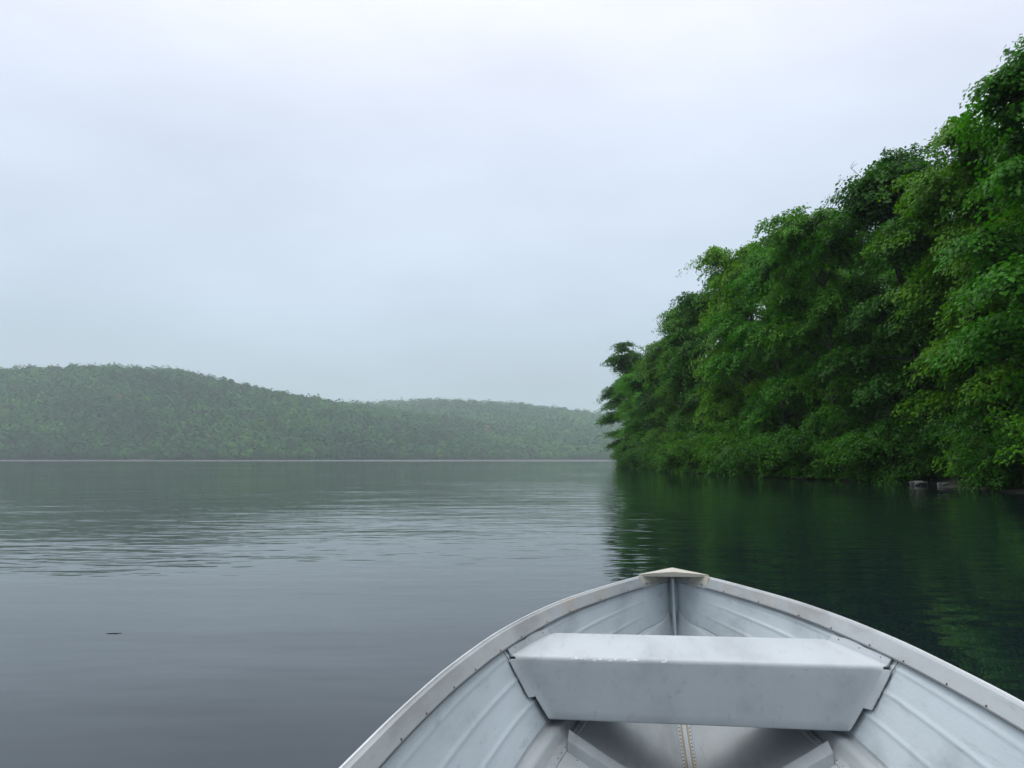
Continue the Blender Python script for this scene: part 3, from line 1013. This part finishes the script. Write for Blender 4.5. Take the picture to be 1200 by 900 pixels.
def plant(name, pr, x, y, z, rot, scale, label, cat, group, lean=0.0):
    e = empty(name, (x, y, z), (0, -lean, 0))
    e.rotation_mode = 'XYZ'
    e.matrix_world = Matrix.Translation((x, y, z)) @ Matrix.Rotation(-lean, 4, 'Y') @ Matrix.Rotation(rot, 4, 'Z') @ Matrix.Diagonal((scale[0], scale[0], scale[1], 1))
    tag(e, label, cat, group)
    link('trunk', pr[0], e)
    link('crown', pr[1], e)
    return e
def bank_at(x, y): return bank_h(x - shore_x(y), y) - .05

FRONT = [  # distance from the shoreline, y, kind, width scale, height scale, lean
    (3.6, 16.5, 'round', 1.1, 1.10, .05), (3.0, 22.8, 'fresh', 1.1, 1.10, .07), (2.8, 29.0, 'broad', 1.0, 1.06, .06),
    (2.8, 35.0, 'tall', 1.1, 1.10, .07), (3.2, 41.0, 'round', 1.0, 1.08, .05), (3.0, 46.5, 'fresh', 1.0, 1.12, .06),
    (3.2, 52.5, 'broad', 1.1, 1.22, .06), (2.8, 59.0, 'airy', 1.05, 1.08, .08), (3.2, 64.5, 'round', 1.05, 1.08, .06),
    (3.0, 71.5, 'broad', 1.1, .98, .07), (3.2, 78.5, 'airy', 1.0, .93, .09), (3.0, 85.5, 'fresh', 1.1, .88, .07),
    (3.2, 93.5, 'round', 1.1, .84, .07), (3.2, 101.0, 'tall', 1.2, .78, .07), (2.0, 106.5, 'airy', 1.3, 1.24, .07), (3.2, 111.0, 'tall', 1.3, 1.10, .05),
]
ORD = ['leftmost', 'second', 'third', 'fourth', 'fifth', 'sixth', 'seventh', 'eighth', 'ninth', 'tenth', 'eleventh', 'twelfth', 'thirteenth', 'fourteenth', 'fifteenth',
       'sixteenth', 'seventeenth', 'eighteenth', 'nineteenth', 'twentieth'] + ['twenty-' + k for k in ('first', 'second', 'third', 'fourth', 'fifth', 'sixth', 'seventh', 'eighth', 'ninth')] + \
      ['thirtieth'] + ['thirty-' + k for k in ('first', 'second', 'third', 'fourth', 'fifth', 'sixth', 'seventh', 'eighth', 'ninth')]
TONE = {'round': 'mid green broadleaf tree', 'broad': 'yellow-green spreading tree', 'tall': 'dark green dense tree', 'airy': 'dark green open-crowned tree', 'fresh': 'bright green leafy tree'}
rf = random.Random(8)
nfr = len(FRONT)
for i, (d, y, k, sw, sh_, ln) in enumerate(FRONT):
    x = shore_x(y) + d
    q = nfr - 1 - i
    if i == 0: lab = TONE[k] + ' at the waterline, cut off by the right edge of the photo'
    elif q == 0: lab = TONE[k] + ' on the tip of the point, leftmost on the right shore'
    else: lab = TONE[k] + ' on the water edge, %s from the left in the front row' % ORD[q]
    plant('broadleaf_tree', PROTO[k][0], x, y, bank_at(x, y), rf.uniform(0, 6.28), (sw, sh_), lab, 'tree', 'broadleaf trees along the right shore', ln)
back = list(np.arange(16, 118, 6.6))
for i, y in enumerate(back):
    d = 9.0 + rf.uniform(-1, 1.5); x = shore_x(y) + d
    k = rf.choice(['round', 'tall', 'broad', 'tall', 'fresh'])
    q = len(back) - 1 - i
    plant('broadleaf_tree', PROTO[k][0], x, float(y), bank_at(x, y), rf.uniform(0, 6.28), (1.05, rf.uniform(.98, 1.08) if y < 58 else rf.uniform(.74, .84)),
          TONE[k] + ' behind the shore trees, %s from the left in the second row' % ORD[q], 'tree', 'trees in the second row of the right bank', .02)
for i, y in enumerate(np.arange(14, 122, 7.2)):
    d = 17.0 + rf.uniform(-1.5, 1.5); x = shore_x(y) + d
    k = rf.choice(['round', 'tall', 'broad', 'tall'])
    plant('broadleaf_tree', PROTO[k][0], x, float(y), bank_at(x, y), rf.uniform(0, 6.28), (1.1, rf.uniform(.8, .92) if y < 60 else rf.uniform(.6, .7)),
          'green tree deep in the wood, glimpsed behind both rows of shore trees', 'tree', 'trees deepest in the wood on the right bank', .0)
NS = 38
STONE = {'mid': 'low mid green shrub', 'dark': 'low dark green shrub', 'fresh': 'bright green shrub'}
for i in range(NS):
    y = 14 + i * 2.5 + rf.uniform(-.8, .8); d = rf.uniform(-.15, .9)
    x = shore_x(y) + d
    k = rf.choice(['mid', 'dark', 'dark', 'dark', 'mid'])
    if 26.0 < y < 32.5: x += 1.6
    if y > 92: x += 1.0
    s_ = rf.uniform(.7, 1.2)
    plant('shrub', SHRUB[k], x, y, bank_at(x, y) - .03, rf.uniform(0, 6.28), (s_, s_ * rf.uniform(.8, 1.2)),
          STONE[k] + ' at the water edge, %s from the left under the trees' % ORD[NS - 1 - i], 'shrub', 'shrubs along the waterline of the right bank', .05)

# ------------------------------------------------------------------ rocks and driftwood at the waterline
def rock(x, y, z, sx_, sy_, sz_, seed, mat, label, rz=0):
    bm = bmesh.new(); bmesh.ops.create_icosphere(bm, subdivisions=4, radius=1)
    r = np.random.default_rng(seed); ph = r.uniform(0, 6, 9)
    for v in bm.verts:
        p_ = v.co
        k = 1 + .16 * math.sin(3 * p_.x + ph[0]) * math.sin(2.6 * p_.y + ph[1]) + .09 * math.sin(7 * p_.x + ph[2] + 4 * p_.z) + .06 * math.sin(11 * p_.y + ph[3] + 5 * p_.z)
        q = p_ * k
        q.z = max(-.7, min(q.z, .62 + .08 * math.sin(4 * p_.x + ph[4])))
        q.x = max(-.88, min(q.x, .9)); v.co = (q.x * sx_, q.y * sy_, q.z * sz_)
    me = bpy.data.meshes.new('rock'); bm.to_mesh(me); bm.free(); me.materials.append(mat)
    o = link('rock', me); o.location = (x, y, z); o.rotation_euler = (0, 0, rz)
    tag(o, label, 'rock')
rock(16.35, 30.0, .05, .36, .33, .19, 3, ROCK, 'flat grey boulder at the waterline under the right-hand trees')
rock(17.1, 29.6, .04, .22, .2, .13, 9, ROCK, 'small grey stone in the water just right of the flat boulder')

mb = MB()
mb.tube([(-2.455, 4.602, .0005), (-2.43, 4.604, .002), (-2.40, 4.608, .002), (-2.365, 4.615, .001)], [.0012, .002, .002, .001], 6)
mb.tube([(-2.41, 4.607, .002), (-2.395, 4.598, .003), (-2.385, 4.593, .001)], [.0012, .001, .0006], 5)
tw = mb.build('twig', BARK, None, True)
tag(tw, 'small dark twig floating alone on the open water at lower left', 'twig')

# far shore: a bare pale ledge and a pale boulder
rock(-440, 878, .0, 13.0, 2.5, 1.5, 13, ROCK, 'long pale rock ledge at the foot of the left wooded hill')
rock(-60.5, 1205, .3, 3.0, 2.4, 3.0, 14, PALE, 'tiny pale boulder at the far waterline near mid lake')

# ------------------------------------------------------------------ haze
def haze_box(x0, x1, y0, y1, z0, z1, dens):
    v = [(x, y, z) for x in (x0, x1) for y in (y0, y1) for z in (z0, z1)]
    f = [(0, 1, 3, 2), (4, 6, 7, 5), (0, 4, 5, 1), (2, 3, 7, 6), (0, 2, 6, 4), (1, 5, 7, 3)]
    m = bpy.data.materials.new('haze_air'); m.use_nodes = True; t = m.node_tree; t.nodes.clear()
    o = t.nodes.new('ShaderNodeOutputMaterial'); pv = t.nodes.new('ShaderNodeVolumePrincipled')
    pv.inputs['Color'].default_value = (.84, .96, .97, 1); pv.inputs['Density'].default_value = dens; pv.inputs['Anisotropy'].default_value = 0.0
    t.links.new(pv.outputs[0], o.inputs['Volume'])
    ob = link('haze', mesh_data('haze', v, f, [m]))
    tag(ob, 'thin pale mist hanging over the whole lake', 'haze', kind='stuff')
    return ob
haze_box(-3900, 3900, -400, 3600, -30, 300, .00028)
